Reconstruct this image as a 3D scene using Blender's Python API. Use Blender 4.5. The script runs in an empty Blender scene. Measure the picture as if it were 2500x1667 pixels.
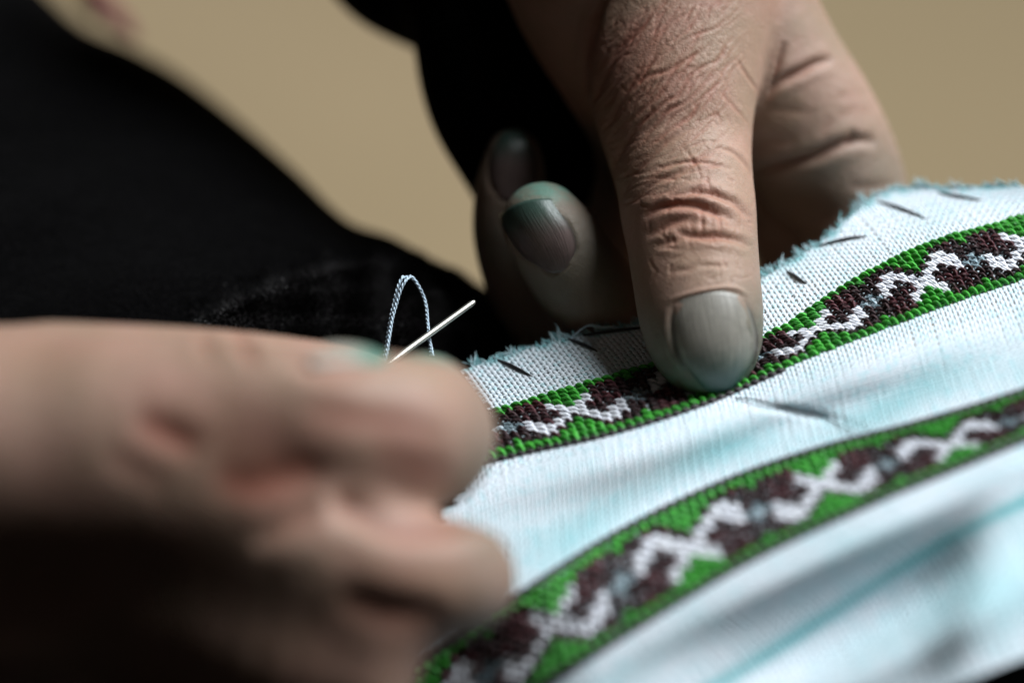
import bpy, math, random
import numpy as np
from mathutils import Vector, Matrix
from mathutils.bvhtree import BVHTree

random.seed(7)
rng = np.random.default_rng(7)
C = bpy.context.scene.collection
sc = bpy.context.scene
R = math.radians

# ------------------------------------------------------------------ camera, world, light, exposure
CM = 0.01
FOCUS = 47.0                                        # cm from the lens to the plane in focus
PITCH = 30.0
WORK = np.array([0.0, 0.0, 0.50])                   # the needlework, half a metre above the ground
cam_d = bpy.data.cameras.new('camera')
cam = bpy.data.objects.new('camera', cam_d)
C.objects.link(cam)
cam_d.sensor_width = 36.0
cam_d.lens = 100.0
cam_d.clip_start = 0.02
cam_d.clip_end = 60.0
cam.rotation_euler = (R(90 - PITCH), 0, 0)
cam.location = (WORK[0], WORK[1] - FOCUS * CM * math.cos(R(PITCH)), WORK[2] + FOCUS * CM * math.sin(R(PITCH)))
cam_d.dof.use_dof = True
cam_d.dof.focus_distance = FOCUS * CM
cam_d.dof.aperture_fstop = 3.9
sc.camera = cam
AX = np.array([[1, 0, 0],
               [0, math.sin(R(PITCH)), math.cos(R(PITCH))],
               [0, -math.cos(R(PITCH)), math.sin(R(PITCH))]])     # rows: right, up, back

w = bpy.data.worlds.new('World')
sc.world = w
w.use_nodes = True
bg = w.node_tree.nodes['Background']
bg.inputs[0].default_value = (1.0, 0.92, 0.84, 1)
bg.inputs[1].default_value = 0.011

def lamp(name, power, size, to_dir, dist, col):
    d = bpy.data.lights.new(name, 'AREA')
    d.energy = power
    d.shape = 'DISK'
    d.size = size
    d.color = col
    o = bpy.data.objects.new(name, d)
    C.objects.link(o)
    v = Vector(to_dir).normalized()
    o.location = Vector(WORK) + v * dist
    o.rotation_euler = v.to_track_quat('Z', 'Y').to_euler()
    return o
lamp('window_light', 205.0, 1.9, (0.58, 0.20, 0.78), 3.0, (0.92, 0.97, 1.0))

sc.view_settings.view_transform = 'Standard'
sc.view_settings.look = 'None'
sc.view_settings.exposure = 0.0
sc.view_settings.gamma = 1.0
try:
    sc.cycles.use_denoising = True
    sc.cycles.max_bounces = 6
    sc.cycles.diffuse_bounces = 3
    sc.cycles.caustics_reflective = False
    sc.cycles.caustics_refractive = False
except Exception:
    pass

# ------------------------------------------------------------------ measuring helpers
UNIT = 0.36 / 2500.0
def q3(px, py, dz):
    """a measured spot of the photograph at a depth dz (cm beyond the focus plane) -> cm in the camera's axes"""
    z = FOCUS + np.asarray(dz, float)
    return np.stack([(np.asarray(px, float) - 1250) * UNIT * z, -(np.asarray(py, float) - 833.5) * UNIT * z, -np.asarray(dz, float) + 0 * z], -1)
def world(q):
    return (np.asarray(q, float) * CM) @ AX + WORK
def unproj(q):
    z = FOCUS - q[:, 2]
    return q[:, 0] / (UNIT * z) + 1250, -q[:, 1] / (UNIT * z) + 833.5
D = 2500.0 / 2352.0
def d2s(pts):
    return [tuple([p[0] * D, p[1] * D] + list(p[2:])) for p in pts]
def sstep(a, b, x):
    t = np.clip((np.asarray(x, float) - a) / (b - a), 0, 1)
    return t * t * (3 - 2 * t)

def hermite(xn, Y, x):
    """cubic through nodes xn; Y is (k, N, c) per-sample or (k, c)"""
    xn = np.asarray(xn, float); Y = np.asarray(Y, float); x = np.asarray(x, float)
    k = len(xn)
    if Y.ndim == 2:
        Y = np.repeat(Y[:, None, :], len(x), 1)
    T = np.empty_like(Y)
    for i in range(k):
        a, b = max(i - 1, 0), min(i + 1, k - 1)
        T[i] = (Y[b] - Y[a]) / (xn[b] - xn[a])
    i = np.clip(np.searchsorted(xn, x) - 1, 0, k - 2)
    n = np.arange(len(x))
    h = (xn[i + 1] - xn[i])
    t = np.clip((x - xn[i]) / h, -1.0, 2.0)[:, None]; h = h[:, None]
    y0, y1, m0, m1 = Y[i, n], Y[i + 1, n], T[i, n] * h, T[i + 1, n] * h
    r = (2 * t**3 - 3 * t**2 + 1) * y0 + (t**3 - 2 * t**2 + t) * m0 + (-2 * t**3 + 3 * t**2) * y1 + (t**3 - t**2) * m1
    return r
def curve(pts, n):
    P = np.asarray(pts, float)
    s = np.concatenate([[0], np.cumsum(np.linalg.norm(np.diff(P, axis=0), axis=1))])
    return hermite(s, P, np.linspace(0, s[-1], n))

# ------------------------------------------------------------------ mesh helpers
def mesh_obj(name, q, faces, mat, parent=None, attrs=None, smooth=True, kind=None, label=None, raw=False):
    me = bpy.data.meshes.new(name)
    v = np.asarray(q, float) if raw else world(q)
    faces = np.asarray(faces)
    me.vertices.add(len(v)); me.vertices.foreach_set('co', v.astype(np.float32).ravel())
    nf, fs = faces.shape
    me.loops.add(nf * fs); me.loops.foreach_set('vertex_index', faces.astype(np.int32).ravel())
    me.polygons.add(nf); me.polygons.foreach_set('loop_start', np.arange(0, nf * fs, fs, dtype=np.int32))
    if smooth:
        me.polygons.foreach_set('use_smooth', np.ones(nf, bool))
    for k, a in (attrs or {}).items():
        a = np.asarray(a, np.float32)
        if a.ndim == 1:
            at = me.attributes.new(k, 'FLOAT', 'POINT'); at.data.foreach_set('value', a)
        else:
            at = me.attributes.new(k, 'FLOAT_VECTOR', 'POINT'); at.data.foreach_set('vector', a.ravel())
    me.update(calc_edges=True)
    me.validate()
    if mat:
        for m in (mat if isinstance(mat, list) else [mat]):
            me.materials.append(m)
    o = bpy.data.objects.new(name, me)
    C.objects.link(o)
    if parent is not None:
        o.parent = parent
        o.matrix_parent_inverse = parent_inverse(parent)
    if kind: o['kind'] = kind
    if label: o['label'] = label
    return o
def parent_inverse(p):
    return Matrix.Translation(-p.location) if p.parent is None else Matrix()
def thing(name, label, cat, q):
    o = bpy.data.objects.new(name, None)
    o.empty_display_size = 0.02
    C.objects.link(o)
    o.location = world(np.asarray(q)[None])[0]
    o['label'] = label; o['category'] = cat
    return o
def tubes(lines, radii, sides=5, flat=1.0):
    """list of (n,3) lines -> one mesh; radii scalar or array per line"""
    V, F, A = [], [], []
    base = 0
    for L, rad in zip(lines, radii):
        L = np.asarray(L, float); n = len(L)
        T = np.gradient(L, axis=0); T /= np.linalg.norm(T, axis=1)[:, None] + 1e-9
        ref = np.array([0.13, 0.21, 1.0]); ref /= np.linalg.norm(ref)
        B = np.cross(T, ref); B /= np.linalg.norm(B, axis=1)[:, None] + 1e-9
        N = np.cross(B, T)
        rad = np.broadcast_to(np.asarray(rad, float), (n,))
        a = np.linspace(0, 2 * np.pi, sides, endpoint=False)
        ring = L[:, None, :] + rad[:, None, None] * (np.cos(a)[None, :, None] * B[:, None, :] + flat * np.sin(a)[None, :, None] * N[:, None, :])
        V.append(ring.reshape(-1, 3))
        i = np.arange(n - 1)[:, None] * sides; j = np.arange(sides)[None, :]; j2 = (j + 1) % sides
        F.append((base + np.stack([i + j, i + j2, i + sides + j2, i + sides + j], -1)).reshape(-1, 4))
        s = np.concatenate([[0], np.cumsum(np.linalg.norm(np.diff(L, axis=0), axis=1))])
        A.append(np.stack([np.repeat(s, sides), np.tile(a, n), np.full(n * sides, random.random())], -1))
        base += n * sides
    return np.concatenate(V), np.concatenate(F), np.concatenate(A)

# ------------------------------------------------------------------ materials
def mat(name):
    m = bpy.data.materials.new(name); m.use_nodes = True
    nt = m.node_tree; b = nt.nodes['Principled BSDF']
    return m, nt, b
def nd(nt, t, **kw):
    n = nt.nodes.new(t)
    for k, v in kw.items():
        if k.startswith('i_'):
            key = k[2:]
            n.inputs[int(key) if key.isdigit() else key.replace('_', ' ')].default_value = v
        else:
            setattr(n, k, v)
    return n
def mixc(nt, fac, a, b, mode='MIX'):
    n = nt.nodes.new('ShaderNodeMix'); n.data_type = 'RGBA'; n.blend_type = mode
    for sock, val in ((n.inputs[0], fac), (n.inputs[6], a), (n.inputs[7], b)):
        if hasattr(val, 'is_output'): nt.links.new(val, sock)
        elif isinstance(val, (int, float)): sock.default_value = val
        else: sock.default_value = (*val, 1)
    return n.outputs[2]
def mth(nt, op, a, b=0.0, clamp=False):
    n = nt.nodes.new('ShaderNodeMath'); n.operation = op; n.use_clamp = clamp
    for s, v in ((n.inputs[0], a), (n.inputs[1], b)):
        if hasattr(v, 'is_output'): nt.links.new(v, s)
        else: s.default_value = v
    return n.outputs[0]
def ramp(nt, x, lo, hi):
    n = nt.nodes.new('ShaderNodeMapRange'); n.interpolation_type = 'SMOOTHSTEP'
    nt.links.new(x, n.inputs[0]); n.inputs[1].default_value = lo; n.inputs[2].default_value = hi
    return n.outputs[0]
def attr(nt, name):
    n = nt.nodes.new('ShaderNodeAttribute'); n.attribute_name = name
    return n
def objco(nt):
    return nt.nodes.new('ShaderNodeNewGeometry').outputs['Position']
def noise(nt, co, scale, detail=4, rough=0.55):
    n = nd(nt, 'ShaderNodeTexNoise'); n.inputs['Scale'].default_value = scale
    n.inputs['Detail'].default_value = detail; n.inputs['Roughness'].default_value = rough
    nt.links.new(co, n.inputs['Vector'])
    return n.outputs['Fac']
def bump(nt, b, h, strength, dist, prev=None):
    n = nd(nt, 'ShaderNodeBump'); n.inputs['Strength'].default_value = strength; n.inputs['Distance'].default_value = dist
    nt.links.new(h, n.inputs['Height'])
    if prev is not None: nt.links.new(prev, n.inputs['Normal'])
    nt.links.new(n.outputs[0], b.inputs['Normal'])
    return n.outputs[0]

def skin_material():
    m, nt, b = mat('skin')
    co = objco(nt)
    big = noise(nt, co, 90, 4); mid = noise(nt, co, 420, 5); fine = noise(nt, co, 2600, 3)
    c = mixc(nt, ramp(nt, big, .35, .68), (.335, .222, .155), (.405, .245, .185))
    c = mixc(nt, mth(nt, 'MULTIPLY', ramp(nt, mid, .45, .75), .45), c, (.35, .225, .155))
    spk = noise(nt, co, 1500, 4, .7)
    c = mixc(nt, mth(nt, 'MULTIPLY', ramp(nt, spk, .56, .72), .38), c, (.20, .115, .08))
    c = mixc(nt, mth(nt, 'MULTIPLY', ramp(nt, spk, .44, .28), .30), c, (.52, .40, .32))
    red = attr(nt, 'red').outputs['Fac']; dye = attr(nt, 'dye').outputs['Fac']; dirt = attr(nt, 'dirt').outputs['Fac']
    c = mixc(nt, mth(nt, 'MULTIPLY', red, .75, True), c, (.30, .075, .045))
    c = mixc(nt, mth(nt, 'MULTIPLY', dirt, .8, True), c, (.10, .055, .04))
    grey = attr(nt, 'grime_shade').outputs['Fac']
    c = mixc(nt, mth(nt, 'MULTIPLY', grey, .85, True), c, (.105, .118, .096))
    dy = mth(nt, 'MULTIPLY', dye, mth(nt, 'ADD', ramp(nt, mid, .3, .7), .45), True)
    c = mixc(nt, mth(nt, 'MULTIPLY', dy, .7), c, (.09, .255, .20))
    nt.links.new(c, b.inputs['Base Color'])
    b.inputs['Roughness'].default_value = .55
    b.inputs['Specular IOR Level'].default_value = .36
    b.inputs['Subsurface Weight'].default_value = .16
    b.inputs['Subsurface Radius'].default_value = (1.0, .45, .28)
    b.inputs['Subsurface Scale'].default_value = .0016
    v = nd(nt, 'ShaderNodeTexVoronoi', feature='DISTANCE_TO_EDGE'); v.inputs['Scale'].default_value = 1500
    wv = nd(nt, 'ShaderNodeVectorMath', operation='ADD')
    nn = nd(nt, 'ShaderNodeTexNoise'); nn.inputs['Scale'].default_value = 500; nt.links.new(co, nn.inputs['Vector'])
    sc_ = nd(nt, 'ShaderNodeVectorMath', operation='SCALE'); sc_.inputs[3].default_value = .0009
    nt.links.new(nn.outputs['Color'], sc_.inputs[0]); nt.links.new(co, wv.inputs[0]); nt.links.new(sc_.outputs[0], wv.inputs[1])
    nt.links.new(wv.outputs[0], v.inputs['Vector'])
    cells = ramp(nt, v.outputs['Distance'], 0.0, .16)
    h = mth(nt, 'ADD', mth(nt, 'MULTIPLY', cells, .5), mth(nt, 'MULTIPLY', fine, .7))
    b1 = bump(nt, b, h, .5, .0001)
    bump(nt, b, mid, .4, .0005, b1)
    return m
def nail_material(name, base, tip, rough):
    m, nt, b = mat(name)
    a = attr(nt, 'nail'); co = objco(nt)
    sx = nd(nt, 'ShaderNodeSeparateXYZ'); nt.links.new(a.outputs['Vector'], sx.inputs[0])
    n = noise(nt, co, 500, 4)
    cmb = nd(nt, 'ShaderNodeCombineXYZ'); nt.links.new(mth(nt, 'MULTIPLY', sx.outputs[0], 9.0), cmb.inputs[0]); nt.links.new(sx.outputs[1], cmb.inputs[1])
    st = noise(nt, cmb.outputs[0], 2.2, 3)
    c = mixc(nt, ramp(nt, st, .35, .7), base, [x * .72 for x in base])
    c = mixc(nt, mth(nt, 'MULTIPLY', ramp(nt, n, .4, .7), .4), c, [x * .55 for x in base])
    t2 = mth(nt, 'ADD', sx.outputs[1], mth(nt, 'MULTIPLY', n, .12))
    c = mixc(nt, ramp(nt, t2, .48, 1.02), c, tip)
    edge = mth(nt, 'ABSOLUTE', sx.outputs[0])
    c = mixc(nt, mth(nt, 'MULTIPLY', ramp(nt, edge, .82, 1.0), .85), c, (.035, .03, .025))
    nt.links.new(c, b.inputs['Base Color'])
    b.inputs['Roughness'].default_value = rough
    b.inputs['Specular IOR Level'].default_value = .5
    bump(nt, b, st, .35, .0004)
    return m
def thread_material(name, cols, spread=.35, rough=.55, sheen=.15, twist=3.0):
    m, nt, b = mat(name)
    a = attr(nt, 'fib'); sx = nd(nt, 'ShaderNodeSeparateXYZ'); nt.links.new(a.outputs['Vector'], sx.inputs[0])
    ph = mth(nt, 'ADD', mth(nt, 'MULTIPLY', sx.outputs[1], 2.0), mth(nt, 'MULTIPLY', sx.outputs[0], twist))
    wv = mth(nt, 'SINE', mth(nt, 'MULTIPLY', ph, 2.0))
    co = objco(nt); n = noise(nt, co, 5200, 3)
    c = mixc(nt, sx.outputs[2], cols[0], cols[1])
    c = mixc(nt, mth(nt, 'MULTIPLY', ramp(nt, n, .35, .7), spread), c, [x * .55 for x in cols[0]])
    nt.links.new(c, b.inputs['Base Color'])
    b.inputs['Roughness'].default_value = rough
    b.inputs['Sheen Weight'].default_value = sheen
    h = mth(nt, 'ADD', mth(nt, 'MULTIPLY', wv, .5), n)
    bump(nt, b, h, .7, .00016)
    return m

M = {}
M['skin'] = skin_material()
M['nail'] = nail_material('thumb_nail_plate', (.26, .24, .205), (.03, .085, .068), .36)
M['nail_dark'] = nail_material('finger_nail_plate', (.15, .108, .10), (.05, .09, .072), .28)
M['nail_pale'] = nail_material('pale_nail_plate', (.42, .40, .34), (.10, .26, .2), .34)
M['green'] = thread_material('green_thread', ((.065, .50, .04), (.03, .29, .025)), .35, .38, .1)
M['brown'] = thread_material('brown_thread', ((.058, .021, .024), (.034, .013, .016)), .4, .55, .02)
M['maroon'] = thread_material('maroon_thread', ((.120, .028, .036), (.075, .020, .026)), .4, .55, .02)
M['white'] = thread_material('white_thread', ((.82, .84, .92), (.86, .88, .94)), .12, .55, .1)
M['bluegrey'] = thread_material('blue_grey_thread', ((.22, .33, .39), (.32, .43, .48)), .3, .55, .1)
M['black'] = thread_material('black_thread', ((.014, .013, .016), (.02, .018, .02)), .3, .5, .1)
M['loop'] = thread_material('pale_blue_thread', ((.58, .75, .90), (.66, .80, .92)), .2, .5, .2, 40.0)
M['dark_outline'] = thread_material('dark_outline_thread', ((.020, .009, .012), (.012, .006, .009)), .3, .5, .1)

m, nt, b = mat('aida_cotton')
tint = attr(nt, 'tint').outputs['Fac']; fl = attr(nt, 'fleck').outputs['Fac']
co = objco(nt); n = noise(nt, co, 6000, 3)
c = mixc(nt, fl, (.75, .81, .87), (.56, .77, .83))
c = mixc(nt, tint, c, (.10, .44, .47))
c = mixc(nt, mth(nt, 'MULTIPLY', ramp(nt, n, .35, .7), .16), c, (.36, .44, .5))
nt.links.new(c, b.inputs['Base Color'])
b.inputs['Roughness'].default_value = .75
b.inputs['Sheen Weight'].default_value = .1
bump(nt, b, n, .5, .00012)
M['aida'] = m

m, nt, b = mat('black_velvet')
co = objco(nt); n = noise(nt, co, 1400, 4, .7); n2 = noise(nt, co, 60, 3)
c = mixc(nt, ramp(nt, n, .4, .75), (.0012, .0011, .0012), (.005, .0045, .0048))
nt.links.new(c, b.inputs['Base Color'])
b.inputs['Roughness'].default_value = .95
b.inputs['Specular IOR Level'].default_value = .03
b.inputs['Sheen Weight'].default_value = .010
b.inputs['Sheen Roughness'].default_value = .4
b1 = bump(nt, b, n, 1.0, .0009)
bump(nt, b, n2, .5, .004, b1)
M['velvet'] = m
m, nt, b = mat('velvet_fibre')
b.inputs['Base Color'].default_value = (.019, .0165, .017, 1); b.inputs['Roughness'].default_value = .6
b.inputs['Specular IOR Level'].default_value = .3
M['fibre'] = m

m, nt, b = mat('needle_steel')
co = objco(nt); n = noise(nt, co, 900, 3)
c = mixc(nt, n, (.62, .60, .53), (.74, .72, .65)); nt.links.new(c, b.inputs['Base Color'])
b.inputs['Metallic'].default_value = 1.0; b.inputs['Roughness'].default_value = .42
M['steel'] = m

m, nt, b = mat('packed_earth')
co = objco(nt); n = noise(nt, co, 3.0, 5); n2 = noise(nt, co, 160, 4)
c = mixc(nt, ramp(nt, n, .3, .72), (.285, .209, .116), (.338, .248, .142))
c = mixc(nt, mth(nt, 'MULTIPLY', ramp(nt, n2, .45, .75), .3), c, (.22, .17, .1))
sx = nd(nt, 'ShaderNodeSeparateXYZ'); nt.links.new(co, sx.inputs[0])
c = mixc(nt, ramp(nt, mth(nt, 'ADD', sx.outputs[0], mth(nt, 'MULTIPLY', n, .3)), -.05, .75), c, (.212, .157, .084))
nt.links.new(c, b.inputs['Base Color']); b.inputs['Roughness'].default_value = .92
bump(nt, b, n2, .5, .004)
M['earth'] = m
for nm, cc in (('trim_pink', (.24, .07, .065)), ('trim_yellow', (.16, .10, .02))):
    m, nt, b = mat(nm); co = objco(nt); n = noise(nt, co, 700, 3)
    c = mixc(nt, n, cc, [x * .6 for x in cc]); nt.links.new(c, b.inputs['Base Color']); b.inputs['Roughness'].default_value = .8
    M[nm] = m

# ------------------------------------------------------------------ the ground behind
gx = np.linspace(-5, 5, 61); gy = np.linspace(.25, 12, 61)
GX, GY = np.meshgrid(gx, gy, indexing='ij')
GZ = .012 * np.sin(GX * 2.3 + 1) * np.cos(GY * 1.7) + .006 * np.sin(GX * 7 + GY * 5)
i = np.arange(60)[:, None] * 61 + np.arange(60)[None, :]
gf = np.stack([i, i + 61, i + 62, i + 1], -1).reshape(-1, 4)
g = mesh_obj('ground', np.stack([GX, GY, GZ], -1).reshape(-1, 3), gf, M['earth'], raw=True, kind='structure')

# ------------------------------------------------------------------ the cloth's shape
UN = [-10.5, 0, 10.5, 21, 31.5, 42, 52.5, 63, 73.5]
GUIDE = [
    (-9.5, [(845, 915), (1060, 850), (1275, 785), (1500, 735), (1700, 665), (1880, 562), (2030, 447), (2200, 436), (2420, 424)]),
    (0.0,  [(905, 1005), (1130, 945), (1350, 880), (1570, 818), (1765, 768), (1955, 647), (2125, 563), (2310, 510), (2510, 452)]),
    (11.0, [(965, 1100), (1185, 1043), (1405, 995), (1625, 925), (1830, 836), (2030, 758), (2205, 692), (2390, 630), (2600, 555)]),
    (27.0, [(1010, 1485), (1215, 1347), (1430, 1215), (1660, 1107), (1880, 1031), (2090, 976), (2290, 917), (2510, 843), (2730, 760)]),
    (40.0, [(1000, 1760), (1240, 1590), (1480, 1440), (1725, 1297), (1955, 1187), (2185, 1090), (2400, 1000), (2640, 905), (2880, 805)]),
    (54.0, [(1130, 1850), (1370, 1700), (1600, 1575), (1850, 1425), (2100, 1285), (2340, 1170), (2580, 1058), (2830, 950), (3080, 840)]),
    (72.0, [(1250, 2130), (1500, 1960), (1740, 1800), (1990, 1668), (2240, 1560), (2490, 1460), (2740, 1350), (2990, 1240), (3240, 1130)]),
]
VN = [g_[0] for g_ in GUIDE]
GP = np.array([[(x * D, y * D) for x, y in g_[1]] for g_ in GUIDE])        # 7 x 9 x 2
def polydist(px, py, line):
    """distance and run along a polyline"""
    L = np.asarray(line, float)
    best = np.full(px.shape, 1e9); run = np.zeros(px.shape)
    seg = np.linalg.norm(np.diff(L, axis=0), axis=1); tot = seg.sum(); acc = 0
    for i in range(len(L) - 1):
        ax, ay = L[i]; dx, dy = L[i + 1] - L[i]
        t = np.clip(((px - ax) * dx + (py - ay) * dy) / (dx * dx + dy * dy + 1e-9), 0, 1)
        d = np.hypot(px - ax - t * dx, py - ay - t * dy)
        k = d < best
        best = np.where(k, d, best); run = np.where(k, (acc + t * seg[i]) / tot, run)
        acc += seg[i]
    return best, run
FOLD = [(1790, 975), (1860, 992), (1960, 1005), (2060, 1035), (2140, 1070)]
def cloth_depth(px, py):
    s = ((px - 1750) * .242 + (py - 840) * .970) * .0068
    dz = -1.2 * np.minimum(s, 3.2) - .5 * np.maximum(s - 3.2, 0)
    a = lambda cx, cy, rx, ry, th: np.exp(-((((px - cx) * math.cos(th) + (py - cy) * math.sin(th)) / rx)**2 + (((py - cy) * math.cos(th) - (px - cx) * math.sin(th)) / ry)**2))
    dz = dz - .40 * a(1480, 1120, 400, 60, -.3) + .55 * a(1540, 1265, 440, 80, -.42)
    dz = dz - .26 * a(2130, 905, 300, 60, -.35) + .28 * a(2000, 1015, 280, 60, -.3)
    dz = dz - .35 * a(2230, 620, 300, 110, -.4) + .55 * a(2420, 470, 260, 60, -.1)
    dz = dz + .30 * a(1760, 900, 130, 90, 0.0)
    dz = dz - .65 * a(2050, 1340, 460, 60, -.45) + .62 * a(2130, 1500, 360, 70, -.5) - .3 * a(2190, 1600, 300, 60, -.5) - .5 * a(2400, 1440, 90, 220, .3)
    dz = dz + 2.6 * sstep(1480, 760, px) * sstep(1280, 1600, py)
    d, r = polydist(px, py, FOLD)
    dz = dz + .09 * np.exp(-(d / 13)**2) * np.sin(np.pi * np.clip(r, 0.03, .97))**.5
    return dz
def cloth_q(u, v):
    u = np.asarray(u, float); v = np.asarray(v, float)
    lines = np.stack([hermite(UN, GP[k], u) for k in range(len(VN))])
    p = hermite(VN, lines, v)
    return q3(p[:, 0], p[:, 1], cloth_depth(p[:, 0], p[:, 1]))
def cloth_frame(u, v):
    e = .35
    P = cloth_q(u, v)
    du = (cloth_q(u + e, v) - cloth_q(u - e, v)) / (2 * e)
    dv = (cloth_q(u, v + e) - cloth_q(u, v - e)) / (2 * e)
    N = np.cross(dv, du)
    N /= np.linalg.norm(N, axis=1)[:, None]
    N *= np.sign(N[:, 2:3])
    return P, du, dv, N
CELL = .14
def umin(v):
    return -4.0 * sstep(3, 9, v) - 12.5 * sstep(10, 24, v)
U1, V0, V1 = 70, -9.5, 72
NV0, NV1 = -19, 144                                 # half-cell yarn numbers
def yarn_pos(k, warp):                              # two yarns to a cell, drawn together so that holes open at the corners
    k = np.asarray(k)
    return np.floor(k / 2) + (np.where(k % 2 == 0, .27, .73) if warp else np.where(k % 2 == 0, .315, .685))

cloth = thing('embroidered_cloth', 'white open-weave cloth with green and brown embroidered bands, pinched under a thumb', 'cloth', cloth_q(np.array([36.]), np.array([20.]))[0])
def stain(u, v):
    s = .9 * np.exp(-((v - 54.3 - 1.2 * np.sin(u * .11)) / 1.1)**2)
    s += .58 * np.exp(-((v - 22.8 - 1.4 * np.sin(u * .23)) / 3.6)**2) * sstep(-10, 6, u) * (.75 + .25 * np.sin(u * .31 + 1))
    s += .22 * np.exp(-((v - 45) / 3.5)**2) * (.5 + .5 * np.sin(u * .27))
    s += .85 * sstep(-8.0, -9.6, v) * (.5 + .5 * np.sin(u * 1.7 + 2 * np.sin(u * .6)))
    s += .40 * np.exp(-((v - 63) / 4)**2) * (.5 + .5 * np.sin(u * .21 + 1))
    s += .32 * np.exp(-((u - 45) / 11)**2 - ((v - 60) / 7)**2)
    s += .10 * (np.sin(u * .33 + v * .21) * np.sin(v * .37 - u * .12) + .3)
    return np.clip(s, 0, 1)
YV, YF, YT, YL = [], [], [], []
ybase = 0
def add_yarn(ids, along, is_warp, fine):
    global ybase
    sides = 5 if fine else 4
    k = np.asarray(along)
    pos = yarn_pos(k, not is_warp)
    hgt = np.where((k + ids) % 2 == 0, 1.0, -1.0) * (1 if is_warp else -1)
    if fine:
        mid = (pos[1:] + pos[:-1]) / 2
        allp = np.empty(len(pos) * 2 - 1); allp[0::2] = pos; allp[1::2] = mid
        hh = np.zeros(len(allp)); hh[0::2] = hgt
    else:
        allp, hh = pos, hgt
    off = yarn_pos(np.array([ids]), is_warp)[0] + .03 * rng.standard_normal()
    jit = np.convolve(rng.standard_normal(len(allp) + 8), np.ones(9) / 9, 'valid') * .09
    uu, vv = (np.full(len(allp), off) + jit, allp) if is_warp else (allp, np.full(len(allp), off) + jit)
    P, du, dv, N = cloth_frame(uu, vv)
    side = du if is_warp else dv
    Pc = P + N * (hh * .058 * CELL * (1 - .55 * sstep(11, 17, vv)))[:, None]
    wid = ((.248 if is_warp else .215) + .036 * hh + .022 * rng.standard_normal(len(allp))).clip(.16, .31)
    flat_w = sstep(11, 17, vv)
    wid = wid * (1 - flat_w) + .262 * flat_w
    a = np.linspace(0, 2 * np.pi, sides, endpoint=False) + (.3 if is_warp else .9)
    ring = Pc[:, None, :] + (wid[:, None] * np.cos(a)[None])[:, :, None] * side[:, None, :] + (.09 * CELL * np.sin(a))[None, :, None] * N[:, None, :]
    n = len(allp)
    YV.append(ring.reshape(-1, 3))
    ii = np.arange(n - 1)[:, None] * sides; j = np.arange(sides)[None]; j2 = (j + 1) % sides
    YF.append((ybase + np.stack([ii + j, ii + j2, ii + sides + j2, ii + sides + j], -1)).reshape(-1, 4))
    YT.append(np.repeat(stain(uu, vv), sides))
    f = np.convolve(rng.random(n + 2), np.ones(3) / 3, 'valid')
    YL.append(np.repeat(np.clip(sstep(.5, .85, f), 0, 1), sides))
    ybase += n * sides
ku = np.arange(-33, U1 * 2)
for k in np.arange(-33, U1 * 2):                     # warp: along v
    up = yarn_pos(np.array([k]), True)[0]
    kv = np.arange(NV0, NV1); vv = yarn_pos(kv, False)
    ok = kv[umin(vv) <= up]
    ok = ok[yarn_pos(ok, False) >= V0 - .3 * rng.random()]
    fine_ = ok[ok <= 40]; rough_ = ok[ok >= 40]
    if len(fine_) > 3: add_yarn(k, fine_, True, True)
    if len(rough_) > 3: add_yarn(k, rough_, True, False)
for k in np.arange(NV0, NV1):                        # weft: along u
    vp = yarn_pos(np.array([k]), False)[0]
    ok = ku[yarn_pos(ku, True) >= umin(vp) - .8 * rng.random()]
    add_yarn(k, ok, False, k < 40)
mesh_obj('woven_yarns', np.concatenate(YV), np.concatenate(YF), M['aida'], cloth, {'tint': np.concatenate(YT), 'fleck': np.concatenate(YL)}, kind='stuff')

# frayed yarn ends along the torn edge
FL, FR, FT = [], [], []
for k in range(2, U1 * 2):
    up = yarn_pos(np.array([k]), True)[0]
    grp = math.sin(up * 1.3) + .7 * math.sin(up * .53 + 1) 
    ln = .10 + .09 * max(0, grp) + .07 * random.random()
    for f in range(6):
        P, du, dv, N = cloth_frame(np.array([up + random.uniform(-.25, .25)]), np.array([V0 + .15]))
        dirv = -dv[0] / np.linalg.norm(dv[0]); sd = du[0] / np.linalg.norm(du[0])
        l = ln * random.uniform(.55, 1.25); sp = random.gauss(0, .32) + .25 * math.sin(up * 2.1)
        t = np.linspace(0, 1, 5)[:, None]
        wig = random.uniform(-.5, .5)
        L = P + dirv * l * t + sd * l * (sp * t + wig * t**2 * .6) + N[0] * l * (.25 * random.gauss(0, 1) * t**1.5)
        FL.append(L); FR.append(np.array([.018, .016, .014, .011, .005])); FT.append(.25 + .75 * random.random())
fv, ff, fa = tubes(FL, FR, 3)
mesh_obj('frayed_edge', fv, ff, M['aida'], cloth, {'tint': np.repeat(np.array(FT) * .85, 15), 'fleck': np.repeat(np.array(FT), 15)}, kind='stuff')

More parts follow.
